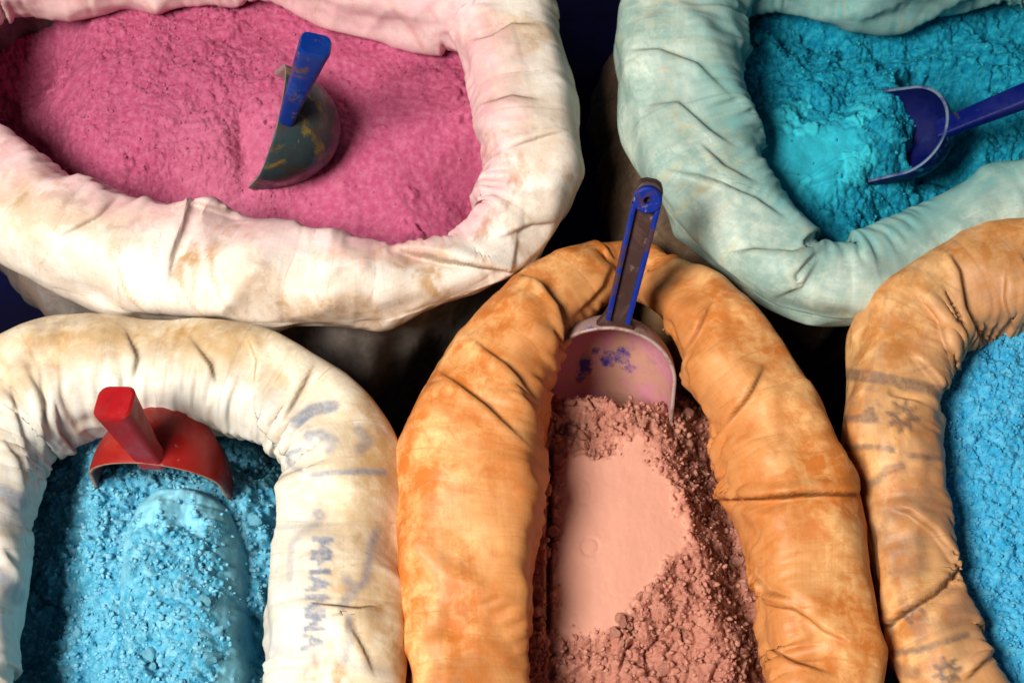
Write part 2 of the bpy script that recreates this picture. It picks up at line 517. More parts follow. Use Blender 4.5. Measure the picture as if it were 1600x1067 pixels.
    dust = np.clip(dust + 0.25 * fbm(U, W, 0.05, 4, seed + 9) * (dust > 0.02), 0, 1)
    point_attr(o, 'dust', dust * 0.85)
    cloth_marks(o, X, seed, wear, spots)
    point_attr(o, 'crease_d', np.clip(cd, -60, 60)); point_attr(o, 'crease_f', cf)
    pr = np.zeros_like(U)
    px, py = project_grid(X)
    face = sstep(-0.05, 0.2, (n * ((CAM - X) / np.linalg.norm(CAM - X, axis=2, keepdims=True))).sum(2))
    for pfun in prints:
        pr = np.maximum(pr, pfun(px, py) * face)
    point_attr(o, 'print', pr)
    vec_attr(o, 'cloth_uv', np.stack([U, W, np.zeros_like(U)], -1))
    # body of the sack below the roll
    nb = 220; cs, _ = closed_spline(pts, nb)
    c, r, bl = cs[:, :3], cs[:, 3], cs[:, 4]
    T, N1, N2 = tube_frame(c)
    N1s = N1.copy()
    for _ in range(6): N1s = 0.5 * N1s + 0.25 * (np.roll(N1s, 1, 0) + np.roll(N1s, -1, 0))
    ts = np.linspace(0, 1, 60)
    rows = []
    arc = np.linspace(0, length, nb, endpoint=False)
    for t in ts:
        z = c[:, 2] * (1 - t) + 0.004
        prof = -0.35 + (bl + 0.35) * math.sin(min(1, t / 0.24) * math.pi / 2) ** 0.8 if t < 0.24 else bl - (1.1 + 0.6 * bl) * ((t - 0.24) / 0.76) ** 1.1
        off = prof * r
        wob = 0.012 * perlin(arc / 0.07, np.full(nb, t * 2.5) + seed, seed) + 0.008 * perlin(arc / 0.022 + t * 3, np.full(nb, t * 4.0), seed + 3)
        off = off + wob * sstep(0.03, 0.2, np.array(t))
        rows.append(np.column_stack([c[:, 0] + N1s[:, 0] * off, c[:, 1] + N1s[:, 1] * off, z]))
    B = np.array(rows)
    ib = np.arange(60 * nb).reshape(60, nb)
    F = np.stack([ib[:-1], ib[1:], np.roll(ib, -1, 1)[1:], np.roll(ib, -1, 1)[:-1]], -1).reshape(-1, 4)
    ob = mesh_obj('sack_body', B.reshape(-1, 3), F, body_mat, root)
    cloth_marks(ob, B, seed + 5)
    vec_attr(ob, 'cloth_uv', np.stack([np.tile(arc, (60, 1)), np.tile((ts * H)[:, None], (1, nb)), np.zeros((60, nb))], -1))
    INFO[key] = dict(c=c, r=r, N1=N1, root=root)
    return root

# --- prints ---------------------------------------------------------------
def strokes(lines, w, soft=5.0, amt=1.0):
    def f(px, py):
        out = np.zeros_like(px)
        for ln in lines:
            d, _ = seg_dist(px, py, ln)
            out = np.maximum(out, sstep(w / 2 + soft, w / 2 - soft * 0.4, np.abs(d)))
        return out * amt
    return f

GLYPH = {
    'M': [[(0, 0), (0, 1)], [(0, 1), (.5, .35)], [(.5, .35), (1, 1)], [(1, 1), (1, 0)]],
    'H': [[(0, 0), (0, 1)], [(1, 0), (1, 1)], [(0, .5), (1, .5)]],
    'A': [[(0, 0), (.5, 1)], [(.5, 1), (1, 0)], [(.2, .38), (.8, .38)]],
    'N': [[(0, 0), (0, 1)], [(0, 1), (1, 0)], [(1, 0), (1, 1)]],
    '1': [[(.5, 0), (.5, 1)]],
}
def word_down(text, x0, y0, adv, w, h, slant=0.0):
    """Letters turned a quarter to the right, running down the cloth: (x0, y0) is the top of the word, letter tops face right."""
    lines = []
    for i, ch in enumerate(text):
        for g in GLYPH[ch]:
            lines.append([(x0 + v * h + slant * (i * adv + u * w), y0 + i * adv + u * w) for (u, v) in g])
    return lines

def ring(cx, cy, rx, ry, a0=0, a1=360, n=18):
    return [(cx + rx * math.cos(math.radians(a)), cy + ry * math.sin(math.radians(a))) for a in np.linspace(a0, a1, n)]

def star(cx, cy, r1, r0, n=8, rot=0.0):
    ls = []
    for k in range(n):
        a = rot + 2 * math.pi * k / n
        b1, b2 = a - math.pi / n, a + math.pi / n
        tip = (cx + r1 * math.cos(a), cy + r1 * math.sin(a))
        ls.append([(cx + r0 * math.cos(b1), cy + r0 * math.sin(b1)), tip, (cx + r0 * math.cos(b2), cy + r0 * math.sin(b2))])
    return ls

# --- rims traced as (inner edge, outer edge) -------------------------------
RIM_PINK = [((745, 240), (905, 190)), ((722, 95), (872, 60)), ((690, 66), (830, -40)), ((560, 52), (610, -110)), ((430, 5), (440, -150)),
            ((300, 2), (320, -160)), ((140, 22), (130, -150)), ((0, 40), (-60, -130)), ((-50, 100), (-220, 60)), ((-30, 165), (-190, 230)),
            ((55, 245), (-30, 392), 0, .6), ((190, 297), (140, 470), 0, .75), ((310, 318), (300, 505)), ((450, 347), (430, 516), 0, .5), ((560, 364), (570, 514), 0, 1.0),
            ((655, 384), (700, 470)), ((712, 348), (815, 415)), ((742, 292), (892, 330))]
RIM_TEAL = [((1168, 100), (965, 140), 0, 1.25), ((1165, 20), (975, 25), 0, 1.2), ((1190, 2), (1030, -110)), ((1240, 14), (1200, -150)), ((1390, 45), (1370, -140)),
            ((1600, 8), (1620, -150)), ((1720, 70), (1870, 0)), ((1740, 170), (1900, 210)), ((1690, 230), (1770, 360)), ((1600, 252), (1620, 400)),
            ((1480, 292), (1530, 425)), ((1400, 340), (1440, 475)), ((1325, 376), (1325, 505)), ((1285, 372), (1215, 482)), ((1240, 310), (1130, 430), 0, 1.0),
            ((1195, 240), (1050, 350), 0, 1.3), ((1170, 170), (985, 240), 0, 1.35)]
RIM_LEFT = [((432, 712), (535, 590)), ((437, 750), (622, 712)), ((425, 830), (628, 830)), ((412, 920), (628, 920)), ((408, 1000), (628, 1010)),
            ((412, 1080), (622, 1100)), ((380, 1190), (540, 1300)), ((220, 1240), (220, 1430)), ((80, 1190), (-40, 1320)), ((35, 1080), (-150, 1110)),
            ((42, 900), (-140, 920)), ((50, 800), (-130, 790)), ((60, 740), (-90, 640)), ((110, 698), (10, 535)), ((185, 676), (140, 498)),
            ((270, 662), (265, 503)), ((350, 680), (400, 515))]
RIM_ORANGE = [((985, 468), (982, 372), -0.045, .9), ((905, 510), (862, 398), -0.02), ((864, 580), (745, 475), 0, 1.0), ((856, 680), (665, 585), 0, 1.3), ((848, 780), (628, 715), 0, 1.15),
              ((842, 880), (622, 850)), ((836, 980), (625, 980)), ((830, 1080), (630, 1090)), ((855, 1180), (690, 1260)), ((980, 1230), (980, 1410)),
              ((1120, 1190), (1280, 1290)), ((1185, 1075), (1376, 1085)), ((1180, 980), (1368, 970)), ((1165, 880), (1357, 850)), ((1128, 765), (1328, 740)),
              ((1105, 680), (1270, 625)), ((1065, 590), (1212, 525)), ((1035, 510), (1125, 440), -0.01), ((1010, 475), (1045, 395), -0.04)]
RIM_RIGHT = [((1485, 572), (1347, 480)), ((1478, 650), (1318, 640)), ((1488, 740), (1322, 740)), ((1482, 810), (1345, 810)), ((1497, 885), (1362, 905)),
             ((1520, 955), (1382, 1000)), ((1575, 1050), (1420, 1100)), ((1640, 1110), (1520, 1240)), ((1760, 1150), (1740, 1330)), ((1900, 1080), (2030, 1180)),
             ((1950, 850), (2120, 850)), ((1900, 640), (2030, 530)), ((1740, 530), (1760, 350)), ((1600, 530), (1600, 336)), ((1530, 546), (1450, 388))]

M_PINK = cloth_mat('white_sack_cloth', (0.76, 0.66, 0.55), (0.86, 0.80, 0.73), (0.48, 0.26, 0.085), (0.78, 0.42, 0.47), stain_amt=0.9, seed=1.3)
M_TEAL = cloth_mat('pale_green_sack_cloth', (0.29, 0.43, 0.385), (0.57, 0.67, 0.58), (0.50, 0.42, 0.20), (0.13, 0.40, 0.40), stain_amt=0.5, seed=4.1, grime=(0.2, 0.27, 0.24))
M_LEFT = cloth_mat('cream_sack_cloth', (0.66, 0.51, 0.32), (0.84, 0.75, 0.60), (0.44, 0.235, 0.06), (0.66, 0.68, 0.66), seed=7.7, stain_amt=0.95)
M_ORANGE = cloth_mat('orange_sack_cloth', (0.58, 0.175, 0.030), (0.87, 0.48, 0.19), (0.42, 0.13, 0.026), (0.58, 0.23, 0.07), seed=2.9, stain_amt=0.75, grime=(0.35, 0.14, 0.06))
M_RIGHT = cloth_mat('amber_sack_cloth', (0.56, 0.22, 0.055), (0.86, 0.51, 0.22), (0.34, 0.18, 0.10), (0.58, 0.29, 0.14), ink_shade=(0.11, 0.085, 0.085), seed=9.2, stain_amt=0.6, grime=(0.3, 0.15, 0.09))
M_BODY = cloth_mat('shade_dark_woven_cloth', (0.12, 0.10, 0.09), (0.24, 0.21, 0.19), (0.22, 0.11, 0.05), (0.3, 0.25, 0.2), seed=5.5)  # darkened so the shade between the sacks sits in the body colour
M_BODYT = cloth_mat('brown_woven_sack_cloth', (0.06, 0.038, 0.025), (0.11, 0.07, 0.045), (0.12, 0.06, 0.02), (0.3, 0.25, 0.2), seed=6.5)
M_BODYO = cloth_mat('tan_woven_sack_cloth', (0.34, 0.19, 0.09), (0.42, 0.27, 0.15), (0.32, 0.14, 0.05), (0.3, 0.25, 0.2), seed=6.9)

PR_LEFT = [strokes(word_down('MHANNA', 490, 842, 30, 20, 29, -0.10), 6.5, 2.0, 1.0),
           strokes([[(462, 660), (490, 640), (520, 634)]], 17, 5, 0.9),
           strokes([[(470, 702), (452, 708), (450, 720), (458, 730), (470, 734)], ring(483, 681, 5, 5)], 6, 4, 0.7),
           strokes([[(500, 678), (520, 688), (516, 704)], [(560, 672), (576, 690), (562, 702)]], 13, 6, 0.6),
           strokes([[(490, 741), (525, 738), (560, 736), (600, 738)]], 8, 4, 0.8),
           strokes([[(505, 806), (490, 822), (470, 834), (455, 850), (452, 905)]], 8, 5, 0.5),
           strokes([ring(498, 803, 5, 6)], 4, 3, 0.8),
           strokes([[(588, 830), (578, 860), (572, 905), (562, 916), (535, 948)], [(540, 905), (552, 915), (535, 945)], [(545, 965), (548, 990), (540, 1030)]], 10, 6, 0.7),
           strokes([[(430, 1010), (470, 1025), (540, 1035), (600, 1050)]], 14, 9, 0.35),
           strokes([[(0, 770), (30, 785)], [(0, 900), (25, 930)]], 22, 10, 0.7)]
PR_RIGHT = [strokes([[(1315, 584), (1360, 588), (1420, 600), (1470, 612)]], 17, 4, 0.85),
            strokes([[(1318, 656), (1345, 652)], [(1345, 652), (1362, 640), (1366, 655), (1350, 655)]], 10, 3, 0.85),
            strokes(star(1411, 650, 25, 9, 8, 0.2), 4.2, 3, 1.0),
            strokes([[(1314, 700), (1360, 698), (1395, 702)], [(1425, 712), (1470, 716)]], 8, 3, 0.8),
            strokes([[(1330, 757), (1344, 748), (1350, 757), (1370, 752), (1385, 735), (1408, 728)]], 10, 5, 0.7),
            strokes([[(1390, 800), (1420, 780), (1450, 785)], [(1370, 830), (1400, 860), (1430, 850)], [(1400, 890), (1440, 880)]], 24, 14, 0.4),
            strokes([[(1411, 958), (1424, 972)]], 7, 3, 0.9), strokes([ring(1434, 958, 9, 8)], 6, 3, 0.9),
            strokes([[(1440, 978), (1470, 975), (1500, 960), (1520, 940)]], 26, 14, 0.4),
            strokes([[(1390, 1020), (1440, 1015), (1475, 1002), (1510, 992)]], 9, 4, 0.8),
            strokes([[(1405, 1045), (1430, 1052)]], 16, 7, 0.6),
            strokes(star(1480, 1050, 23, 8, 8, 0.5), 4.2, 3, 1.0)]

CR_PINK = [dict(line=[(300, 318), (290, 350), (270, 400), (258, 460)], a=0.007, w=40, w2=12, e0=0, e1=0.5),
           dict(line=[(312, 315), (345, 325), (385, 335), (400, 350)], a=-0.006, w=25, w2=14, e0=0),
           dict(line=[(600, 385), (680, 398), (760, 420), (800, 428)], a=-0.014, w=16, w2=60, e0=0.3, e1=0.05, ink_shade=0.8),
           dict(line=[(720, 68), (770, 58), (800, 38), (850, 40)], a=0.007, w=30, w2=8),
           dict(line=[(895, 200), (840, 215), (770, 240)], a=0.004, w=25, w2=10),
           dict(line=[(885, 345), (830, 350), (760, 380)], a=0.005, w=30, w2=10),
           dict(line=[(190, 300), (150, 340), (70, 380)], a=0.004, w=30, w2=10),
           dict(line=[(110, 262), (130, 275), (190, 290)], a=0.005, w=25, w2=10),
           dict(line=[(735, 170), (800, 150), (860, 160)], a=0.003, w=25, w2=10)]
CR_TEAL = [dict(line=[(965, 80), (1030, 78), (1090, 100), (1165, 175)], a=0.006, w=30, w2=12),
           dict(line=[(985, 170), (1060, 160), (1110, 205), (1165, 240)], a=0.005, w=28, w2=12),
           dict(line=[(1010, 260), (1090, 275), (1180, 310), (1240, 350)], a=0.007, w=34, w2=10),
           dict(line=[(1110, 400), (1180, 390), (1240, 396), (1290, 378)], a=0.008, w=30, w2=10, ink_shade=0.7),
           dict(line=[(1290, 385), (1262, 405), (1240, 430), (1250, 460)], a=0.006, w=20, w2=10),
           dict(line=[(1090, 220), (1130, 260), (1190, 290)], a=0.006, w=22, w2=12),
           dict(line=[(1200, 470), (1250, 450), (1285, 395)], a=-0.004, w=25, w2=14)]
CR_LEFT = [dict(line=[(470, 941), (520, 946), (560, 950), (605, 945)], a=0.006, w=40, w2=6, ink_shade=1.0),
           dict(line=[(540, 965), (565, 1010), (590, 1067)], a=0.005, w=18, w2=9),
           dict(line=[(440, 700), (410, 670), (398, 640), (400, 600)], a=0.008, w=28, w2=10, e0=0),
           dict(line=[(495, 560), (470, 610), (440, 660)], a=0.006, w=26, w2=10),
           dict(line=[(190, 505), (215, 560), (205, 600)], a=0.006, w=24, w2=10),
           dict(line=[(290, 520), (330, 570), (340, 610)], a=0.005, w=24, w2=12),
           dict(line=[(60, 560), (65, 640), (70, 690), (66, 720)], a=0.005, w=26, w2=9, e1=0),
           dict(line=[(10, 590), (30, 660), (48, 720)], a=0.004, w=24, w2=9, e1=0),
           dict(line=[(380, 512), (400, 560), (395, 620)], a=-0.005, w=26, w2=10),
           dict(line=[(0, 680), (30, 720), (50, 800)], a=0.004, w=22, w2=10),
           dict(line=[(0, 850), (20, 880), (45, 920)], a=0.006, w=22, w2=10)]
CR_ORANGE = [dict(line=[(806, 425), (845, 450), (868, 480), (874, 515), (868, 560)], a=0.012, w=50, w2=14, e0=0.2, e1=0.2, ink_shade=0.8),
             dict(line=[(730, 525), (790, 570), (850, 640)], a=0.006, w=36, w2=12),
             dict(line=[(672, 570), (720, 605), (770, 645), (840, 710)], a=0.008, w=40, w2=10),
             dict(line=[(1340, 774), (1280, 772), (1200, 778), (1125, 780)], a=0.009, w=80, w2=8, e0=0.02, e1=0, ink_shade=1.0),
             dict(line=[(1180, 935), (1240, 950), (1290, 985), (1340, 1010)], a=-0.005, w=30, w2=14),
             dict(line=[(1170, 890), (1200, 925), (1250, 940)], a=0.008, w=22, w2=8, e0=0),
             dict(line=[(1200, 560), (1170, 620), (1110, 690)], a=0.006, w=30, w2=12),
             dict(line=[(1120, 450), (1090, 520), (1060, 560)], a=0.005, w=26, w2=12),
             dict(line=[(1185, 1000), (1230, 1030), (1320, 1060)], a=0.006, w=28, w2=10),
             dict(line=[(965, 400), (940, 450), (890, 500)], a=0.006, w=28, w2=12)]
CR_RIGHT = [dict(line=[(1375, 982), (1420, 950), (1460, 925), (1500, 890)], a=-0.009, w=14, w2=60, e0=0, e1=0, ink_shade=0.9),
            dict(line=[(1490, 575), (1480, 540), (1470, 500), (1420, 440)], a=0.008, w=34, w2=10, e0=0),
            dict(line=[(1540, 545), (1510, 480), (1500, 420), (1480, 390)], a=-0.008, w=20, w2=30, e0=0),
            dict(line=[(1480, 615), (1450, 580), (1420, 545)], a=0.006, w=30, w2=12, e0=0),
            dict(line=[(1495, 880), (1460, 830), (1420, 800), (1380, 790)], a=0.006, w=26, w2=12, e0=0),
            dict(line=[(1565, 1010), (1530, 1040), (1500, 1070)], a=0.008, w=28, w2=9, e0=0),
            dict(line=[(1590, 530), (1570, 470), (1575, 400)], a=0.005, w=22, w2=12)]

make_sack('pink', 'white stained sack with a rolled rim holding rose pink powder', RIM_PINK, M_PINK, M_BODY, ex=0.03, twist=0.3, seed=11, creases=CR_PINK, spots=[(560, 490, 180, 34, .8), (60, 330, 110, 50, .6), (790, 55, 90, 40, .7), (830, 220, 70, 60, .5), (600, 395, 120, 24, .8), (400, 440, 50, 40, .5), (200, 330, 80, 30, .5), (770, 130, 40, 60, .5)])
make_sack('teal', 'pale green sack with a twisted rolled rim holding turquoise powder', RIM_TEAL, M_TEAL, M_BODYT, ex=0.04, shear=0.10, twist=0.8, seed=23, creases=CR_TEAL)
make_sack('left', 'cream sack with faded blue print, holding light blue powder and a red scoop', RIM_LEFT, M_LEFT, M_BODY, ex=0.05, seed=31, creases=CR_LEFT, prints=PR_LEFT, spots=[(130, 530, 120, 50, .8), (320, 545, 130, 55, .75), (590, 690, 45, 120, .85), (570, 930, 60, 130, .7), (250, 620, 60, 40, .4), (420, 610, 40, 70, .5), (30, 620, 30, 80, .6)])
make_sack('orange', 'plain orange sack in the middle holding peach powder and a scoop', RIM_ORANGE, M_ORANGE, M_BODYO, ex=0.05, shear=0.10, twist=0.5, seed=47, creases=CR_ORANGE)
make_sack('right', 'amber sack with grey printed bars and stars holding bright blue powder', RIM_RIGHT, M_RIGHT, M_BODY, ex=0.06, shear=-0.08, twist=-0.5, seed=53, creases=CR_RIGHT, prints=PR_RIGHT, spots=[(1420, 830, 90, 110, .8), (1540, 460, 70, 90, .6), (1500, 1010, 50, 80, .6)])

# ------------------------------------------------------------------ powders
def inside(x, y, poly):
    res = np.zeros(x.shape, bool)
    n = len(poly)
    for i in range(n):
        x1, y1 = poly[i]; x2, y2 = poly[(i + 1) % n]
        c = ((y1 > y) != (y2 > y))
        with np.errstate(divide='ignore', invalid='ignore'):
            xc = (x2 - x1) * (y - y1) / (y2 - y1) + x1
        res ^= c & (x < xc)
    return res

def make_powder(key, label, mat, step, level, hfun, crumbs=None):
    inf = INFO[key]
    poly = (inf['c'] + inf['N1'] * (inf['r'][:, None] * -0.10))[::2, :2]
    x0, y0 = poly.min(0) - 0.005; x1, y1 = poly.max(0) + 0.005
    gx = np.arange(x0, x1, step); gy = np.arange(y0, y1, step)
    X, Y = np.meshgrid(gx, gy, indexing='ij')
    ins = inside(X, Y, poly)
    Z0 = H + level
    px, py = pix(np.stack([X, Y, np.full_like(X, Z0)], -1).reshape(-1, 3))
    px = px.reshape(X.shape); py = py.reshape(X.shape)
    D = np.full(X.shape, 9.0)
    for q in (inf['c'] - inf['N1'] * (inf['r'][:, None] * 0.95))[:, :2]:
        D = np.minimum(D, (X - q[0]) ** 2 + (Y - q[1]) ** 2)
    h, pale, rough = hfun(X, Y, px, py, np.sqrt(D))
    Z = Z0 + h
    idx = np.full(X.shape, -1); 
    q = ins[:-1, :-1] & ins[1:, :-1] & ins[1:, 1:] & ins[:-1, 1:]
    use = np.zeros(X.shape, bool)
    use[:-1, :-1] |= q; use[1:, :-1] |= q; use[1:, 1:] |= q; use[:-1, 1:] |= q
    idx[use] = np.arange(use.sum())
    F = np.stack([idx[:-1, :-1][q], idx[1:, :-1][q], idx[1:, 1:][q], idx[:-1, 1:][q]], -1)
    V = np.stack([X[use], Y[use], Z[use]], -1)
    o = mesh_obj('pigment_powder', V, F, mat)
    point_attr(o, 'pale', pale[use]); point_attr(o, 'rough', np.clip(rough[use], 0.2, 1))
    tag(o, label, 'powder', kind='stuff')
    o['kind'] = 'stuff'
    def surf(xw, yw):
        i = np.clip(((xw - x0) / step).astype(int), 0, len(gx) - 1); j = np.clip(((yw - y0) / step).astype(int), 0, len(gy) - 1)
        return Z[i, j], use[i, j], rough[i, j]
    INFO[key]['surf'] = surf; INFO[key]['Z0'] = Z0; INFO[key]['powder'] = o; INFO[key]['pmat'] = mat
    INFO[key]['bounds'] = (x0, y0, x1, y1)
    return o

def lump_mesh(name, seed, mat, sub=2):
    bm = bmesh.new(); bmesh.ops.create_icosphere(bm, subdivisions=sub, radius=1.0)
    rs = random.Random(seed)
    planes = []
    for _ in range(11):
        v = Vector((rs.gauss(0, 1), rs.gauss(0, 1), rs.gauss(0, 1))).normalized(); planes.append((v, rs.uniform(0.45, 0.78)))
    for v in bm.verts:
        for nrm, d in planes:
            k = v.co.dot(nrm)
            if k > d: v.co -= nrm * (k - d)
        v.co *= 1 + rs.uniform(-0.13, 0.13)
    sc = (rs.uniform(.8, 1.2), rs.uniform(.8, 1.2), rs.uniform(.6, .9))
    for v in bm.verts: v.co = Vector((v.co.x * sc[0], v.co.y * sc[1], v.co.z * sc[2]))
    me = bpy.data.meshes.new(name); bm.to_mesh(me); bm.free()
    me.materials.append(mat)
    a = me.attributes.new('pale', 'FLOAT', 'POINT'); a.data.foreach_set('value', np.full(len(me.vertices), 0.3, dtype=np.float32))
    a = me.attributes.new('rough', 'FLOAT', 'POINT'); a.data.foreach_set('value', np.full(len(me.vertices), 0.8, dtype=np.float32))
    return me

def rot_rand(rs):
    q = rs.randn(4); q /= np.linalg.norm(q)
    w, x, y, z = q
    return np.array([[1 - 2 * (y * y + z * z), 2 * (x * y - z * w), 2 * (x * z + y * w)],
                     [2 * (x * y + z * w), 1 - 2 * (x * x + z * z), 2 * (y * z - x * w)],
                     [2 * (x * z - y * w), 2 * (y * z + x * w), 1 - 2 * (x * x + y * y)]])

def scatter(key, n_crumb, smin, smax, n_lump, lmin, lmax, seed, where=None, power=2.0, anyrough=False):
    """Loose crumbs (one joined part) and the larger lumps (each its own part) lying on a powder."""
    inf = INFO[key]; mat = inf['pmat']; o = inf['powder']
    rs = np.random.RandomState(seed)
    x0, y0, x1, y1 = inf['bounds']
    def spots(n):
        xs, ys, zs = [], [], []
        while len(xs) < n:
            a = rs.uniform(x0, x1, 4000); b = rs.uniform(y0, y1, 4000)
            z, ok, rg = inf['surf'](a, b)
            px, py = pix(np.stack([a, b, z], -1))
            vis = (px > -120) & (px < 1720) & (py > -60) & (py < 1130)
            keep = ok & vis & ((rs.rand(4000) < rg) | (anyrough & (rg > 0.02) & (rg < 0.98)))
            if where is not None: keep &= where(px, py)
            xs += list(a[keep]); ys += list(b[keep]); zs += list(z[keep])
        return np.array(xs[:n]), np.array(ys[:n]), np.array(zs[:n])
    if n_crumb:
        bases = []
        for k in range(6):
            me = lump_mesh('tmp', seed * 10 + k, mat, 1)
            v = np.zeros(len(me.vertices) * 3, dtype=np.float32); me.vertices.foreach_get('co', v)
            f = np.array([list(p.vertices) for p in me.polygons])
            bases.append((v.reshape(-1, 3), f)); bpy.data.meshes.remove(me)
        xs, ys, zs = spots(n_crumb)
        VV, FF = [], []; off = 0
        for i in range(n_crumb):
            v, f = bases[i % 6]
            s = smin + (smax - smin) * rs.rand() ** power
            VV.append((v @ rot_rand(rs).T) * s + np.array([xs[i], ys[i], zs[i] + s * 0.35])); FF.append(f + off); off += len(v)
        c = mesh_obj('loose_crumbs', np.vstack(VV), np.vstack(FF), mat, o, smooth=False)
        c['kind'] = 'stuff'
        point_attr(c, 'rough', np.full(len(c.data.vertices), 0.8)); point_attr(c, 'pale', np.repeat(rs.rand(n_crumb) * 0.5, len(bases[0][0])))
    if n_lump:
        mes = [lump_mesh('lump', seed * 10 + 50 + k, mat, 2) for k in range(5)]
        xs, ys, zs = spots(n_lump)
        for i in range(n_lump):
            s = lmin + (lmax - lmin) * rs.rand() ** 1.6
            l = bpy.data.objects.new('lump', mes[i % 5]); COL.objects.link(l)
            l.location = (xs[i], ys[i], zs[i] + s * 0.25); l.scale = (s, s, s)
            l.rotation_euler = tuple(rs.rand(3) * 6.28)
            l.parent = o

PW_PINK = powder_mat('rose_pink_powder', (0.43, 0.075, 0.17), (0.64, 0.21, 0.33))
PW_TEAL = powder_mat('turquoise_powder', (0.003, 0.20, 0.34), (0.045, 0.58, 0.70))
PW_LEFT = powder_mat('light_blue_powder', (0.06, 0.37, 0.57), (0.34, 0.71, 0.85))
PW_ORANGE = powder_mat('peach_powder', (0.49, 0.20, 0.145), (0.70, 0.355, 0.26))
PW_RIGHT = powder_mat('bright_blue_powder', (0.035, 0.39, 0.68), (0.20, 0.66, 0.90))

def h_pink(X, Y, px, py, ed):
    h = 0.022 * np.exp(-(((px - 330) / 300) ** 2 + ((py - 190) / 140) ** 2)) + 0.008 * np.exp(-(((px - 640) / 140) ** 2 + ((py - 200) / 130) ** 2))
    h -= 0.055 * np.exp(-(ed / 0.05) ** 1.4) * np.maximum(sstep(200, 300, py), sstep(160, 20, px)) + 0.035 * sstep(190, 20, px)
    rough = sstep(560, 340, px + 60 * fbm(X, Y, 0.06, 3, 4)) * 0.9 + 0.1
    rough = np.maximum(rough, np.exp(-(((px - 670) / 60) ** 2 + ((py - 115) / 25) ** 2)))
    h += 0.006 * fbm(X, Y, 0.10, 3, 3)
    patch = sstep(-0.35, 0.6, fbm(X, Y, 0.05, 3, 8))
    h += rough * (0.2 + 0.8 * patch) * (0.32 * crumble(X * 1.15, Y * 0.8, 0.011, 5, 0.9) + 0.34 * crumble(X * 1.15, Y * 0.8, 0.0055, 6, 0.8))
    h += 0.0008 * fbm(X, Y, 0.006, 3, 21) + 0.0016 * rough * fbm(X, Y, 0.030, 3, 22) + (0.02 + 0.32 * rough) * crumble(X, Y, 0.0034, 9, 0.5) + 0.003 * fbm(X, Y, 0.05, 2, 24) - 0.22 * clods(X + 0.01 * fbm(X, Y, 0.03, 2, 14), Y, 0.05, 13, 0.35) * rough
    wx = 0.006 * fbm(X, Y, 0.012, 3, 18); h += 0.6 * clods(X + wx, Y + wx, 0.020, 15, 0.12)
    # hollow dug beside the scoop
    h -= 0.016 * np.exp(-(((px - 385) / 18) ** 2 + ((py - 240) / 42) ** 2))
    return h, sstep(480, 380, px) * sstep(230, 330, px) * 0.3 * sstep(150, 220, py), rough

def crumbs3(X, Y, seed, a=0.45, b=0.5, c=0.55):
    return a * crumble(X, Y, 0.016, seed, 0.7) + b * crumble(X, Y, 0.0075, seed + 10, 0.6) + c * crumble(X, Y, 0.0038, seed + 20, 0.5)

def h_teal(X, Y, px, py, ed):
    h = 0.034 * np.exp(-(((px - 1260) / 120) ** 2 + ((py - 250) / 110) ** 2)) - 0.03 * sstep(1310, 1420, px) * sstep(225, 310, py)
    h += 0.022 * np.exp(-(((px - 1385) / 45) ** 2 + ((py - 205) / 70) ** 2)) - 0.055 * sstep(1400, 1445, px + 30 * fbm(X, Y, 0.04, 4, 12, 0.6)) * sstep(290, 240, py) * sstep(90, 130, py) * sstep(1540, 1500, px)
    h += 0.012 * np.exp(-(((px - 1560) / 90) ** 2 + ((py - 110) / 60) ** 2)) - 0.03 * np.exp(-(ed / 0.03) ** 1.3) * sstep(1230, 1300, px + (120 - py))
    h += 0.010 * fbm(X, Y, 0.08, 3, 13)
    smooth = np.exp(-((((px - 1265) + (py - 260) * 0.2) / 85) ** 2 + ((py - 268) / 62) ** 2) ** 2)
    rough = 1 - 0.96 * smooth
    h += rough * crumbs3(X, Y, 25, 0.30, 0.30, 0.36) + rough * 0.4 * clods(X, Y, 0.03, 28, 0.4)
    h += rough * 0.004 * fbm(X, Y, 0.02, 4, 31)
    # plates broken off the smooth face
    for ln in ([(1245, 305), (1300, 272), (1345, 262)], [(1255, 310), (1350, 288)]):
        d, _ = seg_dist(px, py, ln); h -= 0.003 * np.exp(-(d / 3.0) ** 2)
    pl = sstep(0.10, 0.18, fbm(X, Y, 0.04, 3, 77)) * np.exp(-((((px - 1280) / 95) ** 2 + ((py - 235) / 80) ** 2)) ** 2)
    h += 0.0025 * pl
    return h, np.clip(0.6 * smooth + 0.9 * pl, 0, 1), rough

